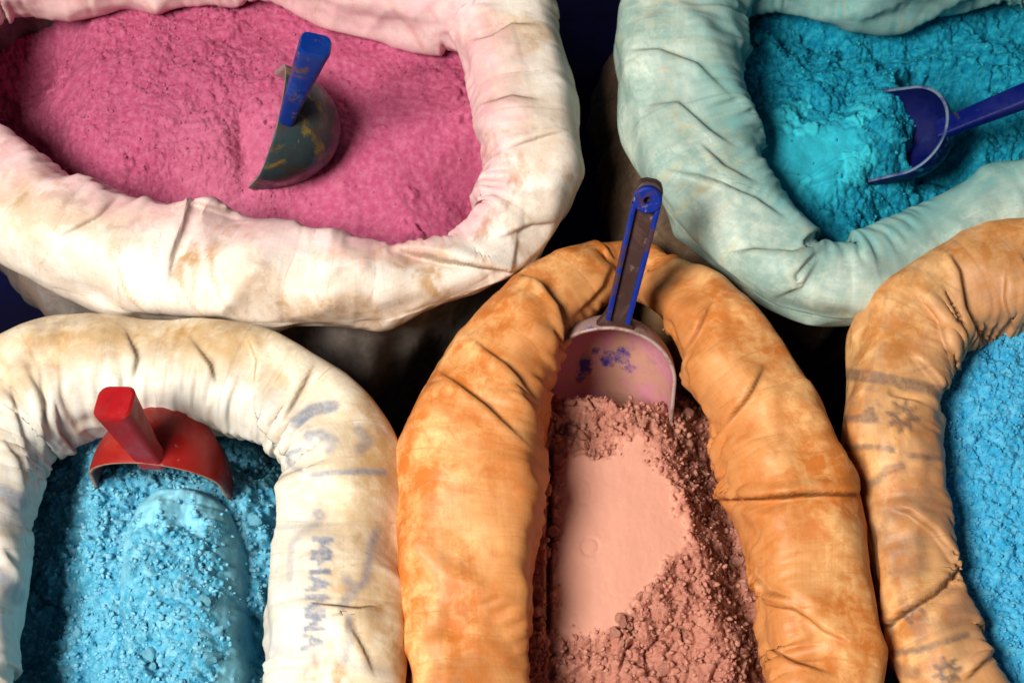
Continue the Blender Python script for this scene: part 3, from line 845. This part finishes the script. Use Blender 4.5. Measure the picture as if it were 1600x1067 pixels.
def h_left(X, Y, px, py, ed):
    h = 0.010 * fbm(X, Y, 0.09, 3, 41)
    wv = 34 * fbm(X, Y, 0.06, 4, 39, 0.6); px0 = px; px = px + wv
    h += 0.018 * np.exp(-(((px - 175) / 70) ** 2 + ((py - 880) / 170) ** 2)) - 0.040 * sstep(165, 40, px) - 0.055 * sstep(765, 690, py) * sstep(200, 330, px) - 0.05 * sstep(375, 430, px)
    px = px0
    # the rounded slug of pressed powder left by the scoop
    ax = 292 + (py - 780) * 0.012
    half = (94 * np.sqrt(np.clip(1 - ((900 - py) / 138) ** 2, 0, 1)) * (py < 900) + 94 * (py >= 900)) * (1 + 0.05 * fbm(X, Y, 0.04, 3, 36, 0.6))
    prof = np.sqrt(np.clip(1 - ((px - ax) / np.maximum(half, 1)) ** 2, 0, 1))
    slug = 0.058 * prof * sstep(758, 800, py) * (0.98 + 0.13 * fbm(X, Y, 0.05, 3, 37, 0.6))
    on = sstep(0.0, 0.3, prof)
    bare = np.maximum(sstep(868, 838, py + 26 * fbm(X, Y, 0.03, 5, 5, 0.65)), 0.95 * sstep(352, 370, px + 16 * fbm(X, Y, 0.02, 4, 6))) * on
    bare = np.maximum(bare, on * 0.85 * sstep(236, 216, px + 14 * fbm(X, Y, 0.02, 3, 8)) * sstep(980, 900, py))
    rough = 1 - 0.92 * bare
    h += slug + bare * (0.0009 * fbm(X * 2.2, Y * 0.5, 0.008, 4, 44) + 0.0006 * fbm(X, Y, 0.02, 3, 43))
    var = 0.3 + 0.75 * sstep(-0.5, 0.6, fbm(X, Y, 0.04, 3, 42))
    h += rough * var * crumbs3(X, Y, 45, 0.50, 0.55, 0.60) + 0.003 * rough
    h -= 0.003 * np.exp(-((py - 812 + 0.05 * (px - 300)) / 4.0) ** 2) * on * sstep(260, 300, px)
    return h, np.maximum(np.clip(0.5 * on * bare, 0, 1), 0.5 * rough * sstep(0.1, 0.7, fbm(X, Y, 0.012, 3, 99)) * sstep(130, 200, px)), rough  # loose crumbs painted paler where the lamplight falls, not towards the left edge

def h_orange(X, Y, px, py, ed):
    h = 0.010 * fbm(X, Y, 0.09, 3, 61)
    h -= 0.055 * sstep(1070, 1180, px - (py - 850) * 0.25)
    h += 0.012 * np.exp(-(((px - 930) / 80) ** 2 + ((py - 640) / 40) ** 2))
    # flat pressed face with broken edges
    w1 = 20 * fbm(X, Y, 0.045, 5, 63, 0.65) + 9 * perlin(X / 0.006, Y / 0.006, 64)
    left = px - (866 + (py - 700) * -0.02) + 0.12 * w1
    top = py - (698 + 8 * np.sin(px * 0.03))
    rgt = (1085 - np.abs(py - 850) ** 1.6 * 0.028) - px
    bot = (1004 - sstep(930, 1090, px) * 150) - py
    ins = np.minimum(left * 1.2, np.minimum(top, np.minimum(rgt, bot)) + w1)
    face = sstep(-9, 20, ins + 6 * perlin(X / 0.0035, Y / 0.0035, 58))
    rough = 1 - face
    cl = crumbs3(X, Y, 65, 0.50, 0.45, 0.5) * (0.45 + 0.7 * sstep(-0.5, 0.5, fbm(X, Y, 0.045, 3, 68)))
    bank = np.exp(-(np.minimum(ins, 0) / 40) ** 2)           # crumbs heaped against the face
    h = h * rough + rough * (cl + 0.002) + rough * 0.004 * fbm(X, Y, 0.02, 4, 71) + 0.010 * bank * rough
    pyw = py + 26 * fbm(X, Y, 0.05, 4, 59, 0.6) + 0.18 * np.abs(px - 960)
    h += -0.060 * sstep(650, 585, pyw) * sstep(1062, 1040, px) - 0.02 * sstep(640, 585, py) + face * (0.008 + 0.006 * (1 - ((px - 950) / 130) ** 2) + 0.0006 * fbm(X, Y, 0.03, 3, 72) + 0.00010 * fbm(X * 1.6, Y * 0.5, 0.012, 3, 73) + 0.00012 * fbm(X, Y, 0.004, 2, 70) - 0.0007 * sstep(0.05, 0.0, np.abs(fbm(X, Y, 0.05, 3, 74))) * sstep(0.1, 0.5, fbm(X, Y, 0.06, 2, 75)))
    # groove between the pressed face and the sack wall
    h -= 0.018 * np.exp(-((px - 860 + (py - 700) * 0.02) / 4) ** 2) * sstep(690, 720, py) * sstep(1010, 990, py)
    h += 0.012 * sstep(860, 850, px) * sstep(690, 720, py)
    # small rings pressed into the face
    d = np.abs(np.hypot(px - 921, (py - 861)) - 13); h -= 0.0010 * np.exp(-(d / 2.0) ** 2) * face
    d = np.abs(np.hypot(px - 912, (py - 776) * 0.6) - 11); h -= 0.0006 * np.exp(-(d / 2.0) ** 2) * face
    return h, np.maximum(face * 0.85, 0.35 * rough * sstep(0.2, 0.8, fbm(X, Y, 0.012, 3, 98))), rough

def h_right(X, Y, px, py, ed):
    h = 0.010 * fbm(X, Y, 0.11, 3, 81) + 0.010 * sstep(1480, 1650, px)
    h += crumbs3(X, Y, 85, 0.22, 0.42, 0.6)
    return h, 0.4 * sstep(0.1, 0.7, fbm(X, Y, 0.012, 3, 97)), np.ones_like(X)

make_powder('pink', 'rose pink powder heaped in the white sack', PW_PINK, 0.0012, -0.098, h_pink)
make_powder('teal', 'turquoise powder heaped in the pale green sack', PW_TEAL, 0.0012, -0.100, h_teal)
make_powder('left', 'crumbly light blue powder with a pressed slug in the cream sack', PW_LEFT, 0.0011, -0.112, h_left)
make_powder('orange', 'peach powder with a smooth pressed face in the orange sack', PW_ORANGE, 0.0011, -0.105, h_orange)
make_powder('right', 'crumbly bright blue powder in the amber sack at the right edge', PW_RIGHT, 0.0012, -0.062, h_right)

scatter('pink', 2600, 0.0008, 0.0022, 10, 0.003, 0.0055, 3, power=3)
scatter('teal', 1200, 0.001, 0.003, 16, 0.003, 0.007, 4, power=3)
scatter('left', 7000, 0.0006, 0.0040, 44, 0.004, 0.0085, 5, power=4)
scatter('orange', 6000, 0.0006, 0.004, 40, 0.004, 0.0085, 6, power=4)
scatter('orange', 500, 0.0005, 0.0018, 0, 0, 0, 16, where=lambda px, py: (px > 860) & (px < 1100) & (py > 680) & (py < 1010), power=3, anyrough=True)
scatter('right', 4000, 0.0009, 0.0026, 14, 0.003, 0.005, 7, power=2.5)

# ------------------------------------------------------------------ scoops
def paint_mat(name, base, patches, rough=0.45, chip=None, seed=0.0, metal=0.0, spec=0.3):
    """Worn paint: each patch is (colour, scale, lo, hi, amount)."""
    m = NT(name); co = m.mapping(m.obj(), loc=(seed, seed * 1.7, seed * 0.4))
    col = None
    cur = base
    for k, (c, sc, lo, hi, am) in enumerate(patches):
        f = m.math('MULTIPLY', m.ramp(m.noise(m.mapping(co, loc=(k * 3.1, k, 0)), sc, 7, 0.68, 0.5), lo, hi), am)
        cur = m.mix(f, cur, c)
    if chip is not None:
        f = m.ramp(m.math('ADD', m.attr('chip'), m.math('MULTIPLY', m.noise(co, 190, 8, 0.8), 1.25)), 1.10, 1.26)
        cur = m.mix(m.math('MULTIPLY', f, m.ramp(m.noise(co, 60, 5, 0.7), 0.36, 0.56, 0.25, 0.92)), cur, chip)
    if isinstance(cur, tuple): m.b.inputs['Base Color'].default_value = (*cur, 1)
    else: m.link(cur, m.b.inputs['Base Color'])
    m.b.inputs['Roughness'].default_value = rough
    m.b.inputs['Metallic'].default_value = metal; m.b.inputs['Specular IOR Level'].default_value = spec
    m.link(m.ramp(m.noise(co, 40, 5, 0.7), 0.3, 0.7, rough - 0.12, rough + 0.25), m.b.inputs['Roughness'])
    m.link(m.bump(m.noise(co, 160, 5, 0.7), 0.25, 0.0008), m.b.inputs['Normal'])
    return m.mat

def make_scoop(label, origin, a, o, R, L, mats, hl=0.125, hw=0.024, ht=0.017, hdir=None, style='bar', wall=0.0030, chips=(), deepen=1.0):
    """origin: rear end of the rim on the scoop's middle line; a: towards the mouth; o: out of the open side."""
    a = np.array(a, float); a /= np.linalg.norm(a)
    o = np.array(o, float); o -= (o @ a) * a; o /= np.linalg.norm(o)
    w = np.cross(a, o)
    org = np.array(origin)
    root = empty('pigment_scoop', org); tag(root, label, 'scoop', 'scoops standing in the powder')
    def loc(x, y, z): return org + np.multiply.outer(x, w) + np.multiply.outer(y, a) + np.multiply.outer(z, o)
    # bowl shell: rows run from the rear pole to the mouth, columns across the half round
    nt, ns = 56, 48
    phi = np.linspace(0, math.pi, ns)                     # across, from one rim to the other
    def shell(rad, back):
        V = np.zeros((nt, ns, 3)); dp = deepen
        for i in range(nt):
            t = i / (nt - 1)
            for j in range(ns):
                ph = phi[j]
                side = abs(math.cos(ph)); deep = math.sin(ph)
                if t < 0.45:                              # rounded rear: a quarter sphere
                    b = (t / 0.45) * math.pi / 2
                    x = -rad * math.cos(ph) * math.sin(b); z = -rad * deep * math.sin(b) * dp
                    y = R - rad * math.cos(b)
                else:                                     # trough, mouth cut slanting: rims end earlier than the floor
                    k = (t - 0.45) / 0.55
                    mouth = R + (L - R) * (0.58 + 0.42 * deep ** 0.8)
                    y = R + (mouth - R) * k
                    flare = 1 + 0.05 * k
                    x = -rad * math.cos(ph) * flare; z = -rad * deep * flare * dp
                V[i, j] = (x, y, z)
        return V
    Vo = shell(R, 0); Vi = shell(R - wall, 0)
    allv = np.concatenate([Vo.reshape(-1, 3), Vi.reshape(-1, 3)])
    W = loc(allv[:, 0], allv[:, 1], allv[:, 2])
    idx = np.arange(nt * ns).reshape(nt, ns); ii = idx + nt * ns
    F = [np.stack([idx[:-1, :-1], idx[:-1, 1:], idx[1:, 1:], idx[1:, :-1]], -1).reshape(-1, 4),
         np.stack([ii[:-1, :-1], ii[1:, :-1], ii[1:, 1:], ii[:-1, 1:]], -1).reshape(-1, 4)]
    n_outer, n_inner = len(F[0]), len(F[1])
    F.append(np.stack([idx[:-1, 0], idx[1:, 0], ii[1:, 0], ii[:-1, 0]], -1))
    F.append(np.stack([idx[1:, -1], idx[:-1, -1], ii[:-1, -1], ii[1:, -1]], -1))
    F.append(np.stack([idx[-1, :-1], idx[-1, 1:], ii[-1, 1:], ii[-1, :-1]], -1))
    nf = sum(len(f) for f in F)
    bo = mesh_obj('bowl', W, np.vstack(F), mats['outside'], root)
    px, py = pix(W); ch = np.zeros(len(W))
    for (cx, cy_, sx, sy) in chips: ch = np.maximum(ch, 0.78 * np.exp(-((px - cx) / sx / 1.4) ** 2 - ((py - cy_) / sy) ** 2))
    point_attr(bo, 'chip', ch)
    bo.data.materials.append(mats['inside']); bo.data.materials.append(mats['edge'])
    mi = np.full(nf, 2, dtype=np.int32); mi[:n_outer] = 0; mi[n_outer:n_outer + n_inner] = 1
    bo.data.polygons.foreach_set('material_index', mi)
    # handle
    hd = np.array(hdir, float) if hdir is not None else -a
    hd /= np.linalg.norm(hd)
    hw_v = np.cross(hd, o); hw_v /= np.linalg.norm(hw_v)
    if hw_v @ w < 0: hw_v = -hw_v
    hu = np.cross(hw_v, hd)
    if hu @ o < 0: hu = -hu
    def bar(name, mat, secs, parent, rnd=0.25, k=5):
        """secs: (distance, sideways offset, lift, half width, half thickness); rounded rectangle sections."""
        rings = []
        for (d, sx, lz, bw, bt) in secs:
            rr = min(bw, bt) * rnd; rg = []
            for (cx, cz, a0) in ((bw - rr, bt - rr, 0), (-bw + rr, bt - rr, 90), (-bw + rr, -bt + rr, 180), (bw - rr, -bt + rr, 270)):
                for q in np.linspace(0, 90, k):
                    an = math.radians(a0 + q)
                    rg.append(org + hd * d + hw_v * (sx + cx + rr * math.cos(an)) + hu * (lz + cz + rr * math.sin(an)))
            rings.append(rg)
        Rg = np.array(rings); nr, nk = Rg.shape[:2]
        id_ = np.arange(nr * nk).reshape(nr, nk)
        Fq = np.stack([id_[:-1], id_[1:], np.roll(id_, -1, 1)[1:], np.roll(id_, -1, 1)[:-1]], -1).reshape(-1, 4)
        V = np.vstack([Rg.reshape(-1, 3), Rg[0].mean(0), Rg[-1].mean(0)])
        c0, c1 = nr * nk, nr * nk + 1
        caps = []
        for i in range(nk):
            j = (i + 1) % nk
            caps.append([id_[0, i], id_[0, j], c0, c0]); caps.append([id_[-1, j], id_[-1, i], c1, c1])
        me = bpy.data.meshes.new(name)
        me.from_pydata([tuple(v) for v in V], [], [tuple(f) for f in Fq] + [tuple(f[:3]) for f in caps])
        me.validate(); me.update()
        bm = bmesh.new(); bm.from_mesh(me); bmesh.ops.recalc_face_normals(bm, faces=bm.faces); bm.to_mesh(me); bm.free()
        me.polygons.foreach_set('use_smooth', np.ones(len(me.polygons), dtype=bool))
        me.set_sharp_from_angle(angle=math.radians(40))
        me.materials.append(mat)
        ob = bpy.data.objects.new(name, me); COL.objects.link(ob); attach(ob, parent)
        return ob
    b2 = hw / 2; t2 = ht / 2
    if style == 'bar':
        secs = [(-0.012, 0, -t2 * 0.55, b2 * 0.75, t2 * 0.5)] + [(d * hl, 0, -t2 * (0.55 + 0.45 * d), b2 * (0.72 + 0.28 * d), t2 * (0.5 + 0.5 * d)) for d in (0.1, 0.3, 0.5, 0.7, 0.9)]
        secs += [(hl * 0.975, 0, -t2, b2 * 1.0, t2 * 1.0), (hl, 0, -t2, b2 * 0.9, t2 * 0.9)]
        bar('handle', mats['handle'], secs, root, 0.55)
    else:
        secs = [(-0.010, 0, -t2, b2 * 1.05, t2)] + [(d * hl, 0, -t2, b2 * (0.86 + 0.16 * d), t2 * 0.9) for d in (0.1, 0.3, 0.5, 0.7, 0.88)]
        secs += [(hl * 0.95, 0, -t2, b2 * 0.95, t2 * 0.9), (hl * 0.985, 0, -t2, b2 * 0.72, t2 * 0.85), (hl, 0, -t2, b2 * 0.4, t2 * 0.7)]
        secs[0] = (-0.0025, 0, -t2, b2 * 1.45, t2 * 0.7); secs.insert(1, (0.005, 0, -t2, b2 * 1.1, t2 * 0.85))
        hnd = bar('handle', mats['channel'], secs, root, 0.3)
        for s in (-1, 1):
            rs_ = [(d * hl, s * b2 * (0.72 + 0.14 * d), 0.0006, 0.0022, 0.0030) for d in (0.05, 0.2, 0.4, 0.6, 0.8, 0.86)]
            rl = bar('handle_rail', mats['handle'], rs_, hnd, 0.6, 3)
        # rounded boss with a hanging hole at the end
        cs = []
        bm = bmesh.new()
        ctr = org + hd * (hl * 0.90) + hu * 0.001
        n = 28; rings = []
        for (rad, lz) in ((b2 * 0.99, -0.004), (b2 * 0.99, 0.0028), (b2 * 0.86, 0.0042), (b2 * 0.34, 0.0042), (b2 * 0.26, 0.0032), (b2 * 0.26, -0.003)):
            rings.append([bm.verts.new(ctr + (hw_v * math.cos(6.2832 * q / n) + hd * math.sin(6.2832 * q / n)) * rad + hu * lz) for q in range(n)])
        for r0, r1 in zip(rings[:-1], rings[1:]):
            for q in range(n): bm.faces.new((r0[q], r0[(q + 1) % n], r1[(q + 1) % n], r1[q]))
        bm.faces.new(rings[-1])
        bmesh.ops.recalc_face_normals(bm, faces=bm.faces)
        me = bpy.data.meshes.new('handle_boss'); bm.to_mesh(me); bm.free()
        me.polygons.foreach_set('use_smooth', np.ones(len(me.polygons), dtype=bool)); me.set_sharp_from_angle(angle=math.radians(40))
        me.materials.append(mats['handle'])
        ob = bpy.data.objects.new('handle_boss', me); COL.objects.link(ob); attach(ob, hnd)
    return root

def imgdir(at, r, u, v):
    """Direction given as right / up / towards the camera as seen at the point at."""
    vv = CAM - np.array(at); vv /= np.linalg.norm(vv)
    uu = UP - (UP @ vv) * vv; uu /= np.linalg.norm(uu)
    return np.cross(uu, vv) * r + uu * u + vv * v

BLUE = (0.001, 0.024, 0.19)
blue_h = paint_mat('worn_blue_handle', BLUE, [((0.10, 0.05, 0.03), 30, 0.56, 0.64, 0.9), ((0.02, 0.10, 0.42), 14, 0.5, 0.7, 0.6), ((0.45, 0.36, 0.45), 22, 0.64, 0.7, 0.6)], 0.4, seed=1)
dark_metal = paint_mat('stained_dark_metal', (0.035, 0.06, 0.065), [((0.30, 0.20, 0.02), 22, 0.53, 0.66, 0.9), ((0.02, 0.09, 0.13), 17, 0.5, 0.64, 0.7), ((0.07, 0.045, 0.035), 30, 0.5, 0.62, 0.7), ((0.4, 0.33, 0.36), 60, 0.64, 0.74, 0.7), ((0.34, 0.07, 0.12), 20, 0.58, 0.72, 0.6)], 0.34, seed=2, metal=0.35)
edge_m = paint_mat('pale_scoop_edge', (0.34, 0.27, 0.26), [((0.15, 0.1, 0.1), 40, 0.5, 0.6, 0.7)], 0.5, seed=3)
S1 = P(437, 176, H + 0.005)
make_scoop('dark stained scoop with a blue handle standing in the pink powder', S1, -imgdir(S1, .18, .17, .97), imgdir(S1, -.975, .22, 0), 0.055, 0.125,
           dict(outside=dark_metal, inside=edge_m, edge=edge_m, handle=blue_h), hl=0.108, hw=0.023, ht=0.027, hdir=imgdir(S1, .15, .55, .82), deepen=1.22)

red_o = paint_mat('worn_red_paint', (0.27, 0.008, 0.006), [((0.5, 0.08, 0.03), 12, 0.52, 0.7, 0.6), ((0.6, 0.5, 0.46), 70, 0.7, 0.76, 0.8), ((0.22, 0.14, 0.14), 26, 0.62, 0.69, 0.7), ((0.14, 0.01, 0.01), 9, 0.5, 0.66, 0.6), ((0.2, 0.42, 0.52), 48, 0.64, 0.72, 0.75)], 0.38, seed=5)
red_h = paint_mat('red_handle_paint', (0.32, 0.006, 0.009), [((0.22, 0.01, 0.012), 14, 0.5, 0.7, 0.7), ((0.5, 0.3, 0.28), 50, 0.64, 0.74, 0.5), ((0.16, 0.06, 0.07), 30, 0.6, 0.7, 0.6)], 0.36, seed=6)
red_i = paint_mat('red_scoop_inside', (0.16, 0.012, 0.01), [((0.05, 0.12, 0.2), 18, 0.5, 0.6, 0.7)], 0.55, seed=7)
red_e = paint_mat('red_scoop_edge', (0.48, 0.26, 0.16), [((0.3, 0.05, 0.03), 40, 0.5, 0.6, 0.8)], 0.5, seed=8)
S2 = P(228, 724, H - 0.010)
make_scoop('red scoop with its handle up in the light blue powder', S2, -imgdir(S2, -.16, .29, .94), imgdir(S2, -.11, -.99, 0), 0.056, 0.115,
           dict(outside=red_o, inside=red_i, edge=red_e, handle=red_h), hl=0.076, hw=0.031, ht=0.029, hdir=imgdir(S2, -.36, .46, .81), deepen=1.22)

or_i = paint_mat('pink_dusted_inside', (0.54, 0.21, 0.29), [((0.50, 0.27, 0.17), 14, 0.44, 0.58, 0.85), ((0.3, 0.12, 0.2), 40, 0.5, 0.7, 0.5), ((0.36, 0.2, 0.1), 34, 0.6, 0.7, 0.6)], 0.75, chip=(0.012, 0.02, 0.24), seed=11.3)
or_o = paint_mat('dusty_mauve_outside', (0.36, 0.22, 0.20), [((0.2, 0.11, 0.08), 24, 0.5, 0.6, 0.8), ((0.06, 0.08, 0.25), 26, 0.62, 0.66, 0.8), ((0.55, 0.42, 0.4), 40, 0.58, 0.7, 0.7)], 0.65, seed=12)
or_c = paint_mat('brown_handle_channel', (0.05, 0.024, 0.02), [((0.12, 0.065, 0.055), 30, 0.5, 0.65, 0.7), ((0.42, 0.30, 0.30), 45, 0.6, 0.72, 0.5)], 0.45, seed=13)
or_e = paint_mat('scuffed_scoop_edge', (0.46, 0.34, 0.31), [((0.25, 0.14, 0.1), 60, 0.5, 0.6, 0.8)], 0.6, seed=14)
blue_r = paint_mat('bright_blue_rail', (0.004, 0.022, 0.24), [((0.06, 0.03, 0.028), 26, 0.5, 0.56, 0.92), ((0.3, 0.22, 0.22), 50, 0.62, 0.7, 0.6)], 0.4, seed=15)
S3 = P(963, 512, H - 0.026)
make_scoop('dusty scoop with a blue and brown handle leaning over the orange rim', S3, imgdir(S3, -.10, -.80, -.59), imgdir(S3, 0.02, 0, 1), 0.058, 0.145,
           dict(outside=or_o, inside=or_i, edge=or_e, handle=blue_r, channel=or_c), hl=0.135, hw=0.0235, ht=0.014, style='rail', hdir=imgdir(S3, .21, .86, .46),
           chips=[(914, 570, 13, 30), (906, 592, 8, 14), (972, 556, 16, 24), (950, 560, 14, 22), (930, 548, 8, 8), (862, 610, 6, 12), (985, 575, 12, 10)])

navy = paint_mat('navy_scoop_paint', (0.001, 0.008, 0.085), [((0.01, 0.03, 0.2), 14, 0.5, 0.65, 0.7), ((0.32, 0.36, 0.42), 20, 0.63, 0.69, 0.75), ((0.02, 0.26, 0.33), 34, 0.56, 0.68, 0.75)], 0.4, seed=21)
navy_i = paint_mat('navy_scoop_inside', (0.0008, 0.004, 0.08), [((0.01, 0.1, 0.17), 20, 0.6, 0.72, 0.6)], 0.5, seed=22)
navy_e = paint_mat('navy_scoop_edge', (0.14, 0.2, 0.28), [((0.02, 0.03, 0.15), 40, 0.45, 0.6, 0.8)], 0.5, seed=23)
navy_h = paint_mat('navy_handle', (0.0008, 0.006, 0.11), [((0.05, 0.035, 0.03), 30, 0.58, 0.64, 0.8), ((0.25, 0.24, 0.28), 60, 0.66, 0.74, 0.5)], 0.4, seed=24)
S4 = P(1482, 192, H - 0.030)
make_scoop('navy scoop lying in the turquoise powder with its handle to the right', S4, imgdir(S4, -.86, -.12, -.48), imgdir(S4, 0.1, .42, .9), 0.046, 0.10,
           dict(outside=navy, inside=navy_i, edge=navy_e, handle=navy_h), hl=0.14, hw=0.026, ht=0.018, hdir=imgdir(S4, .88, .34, .33))
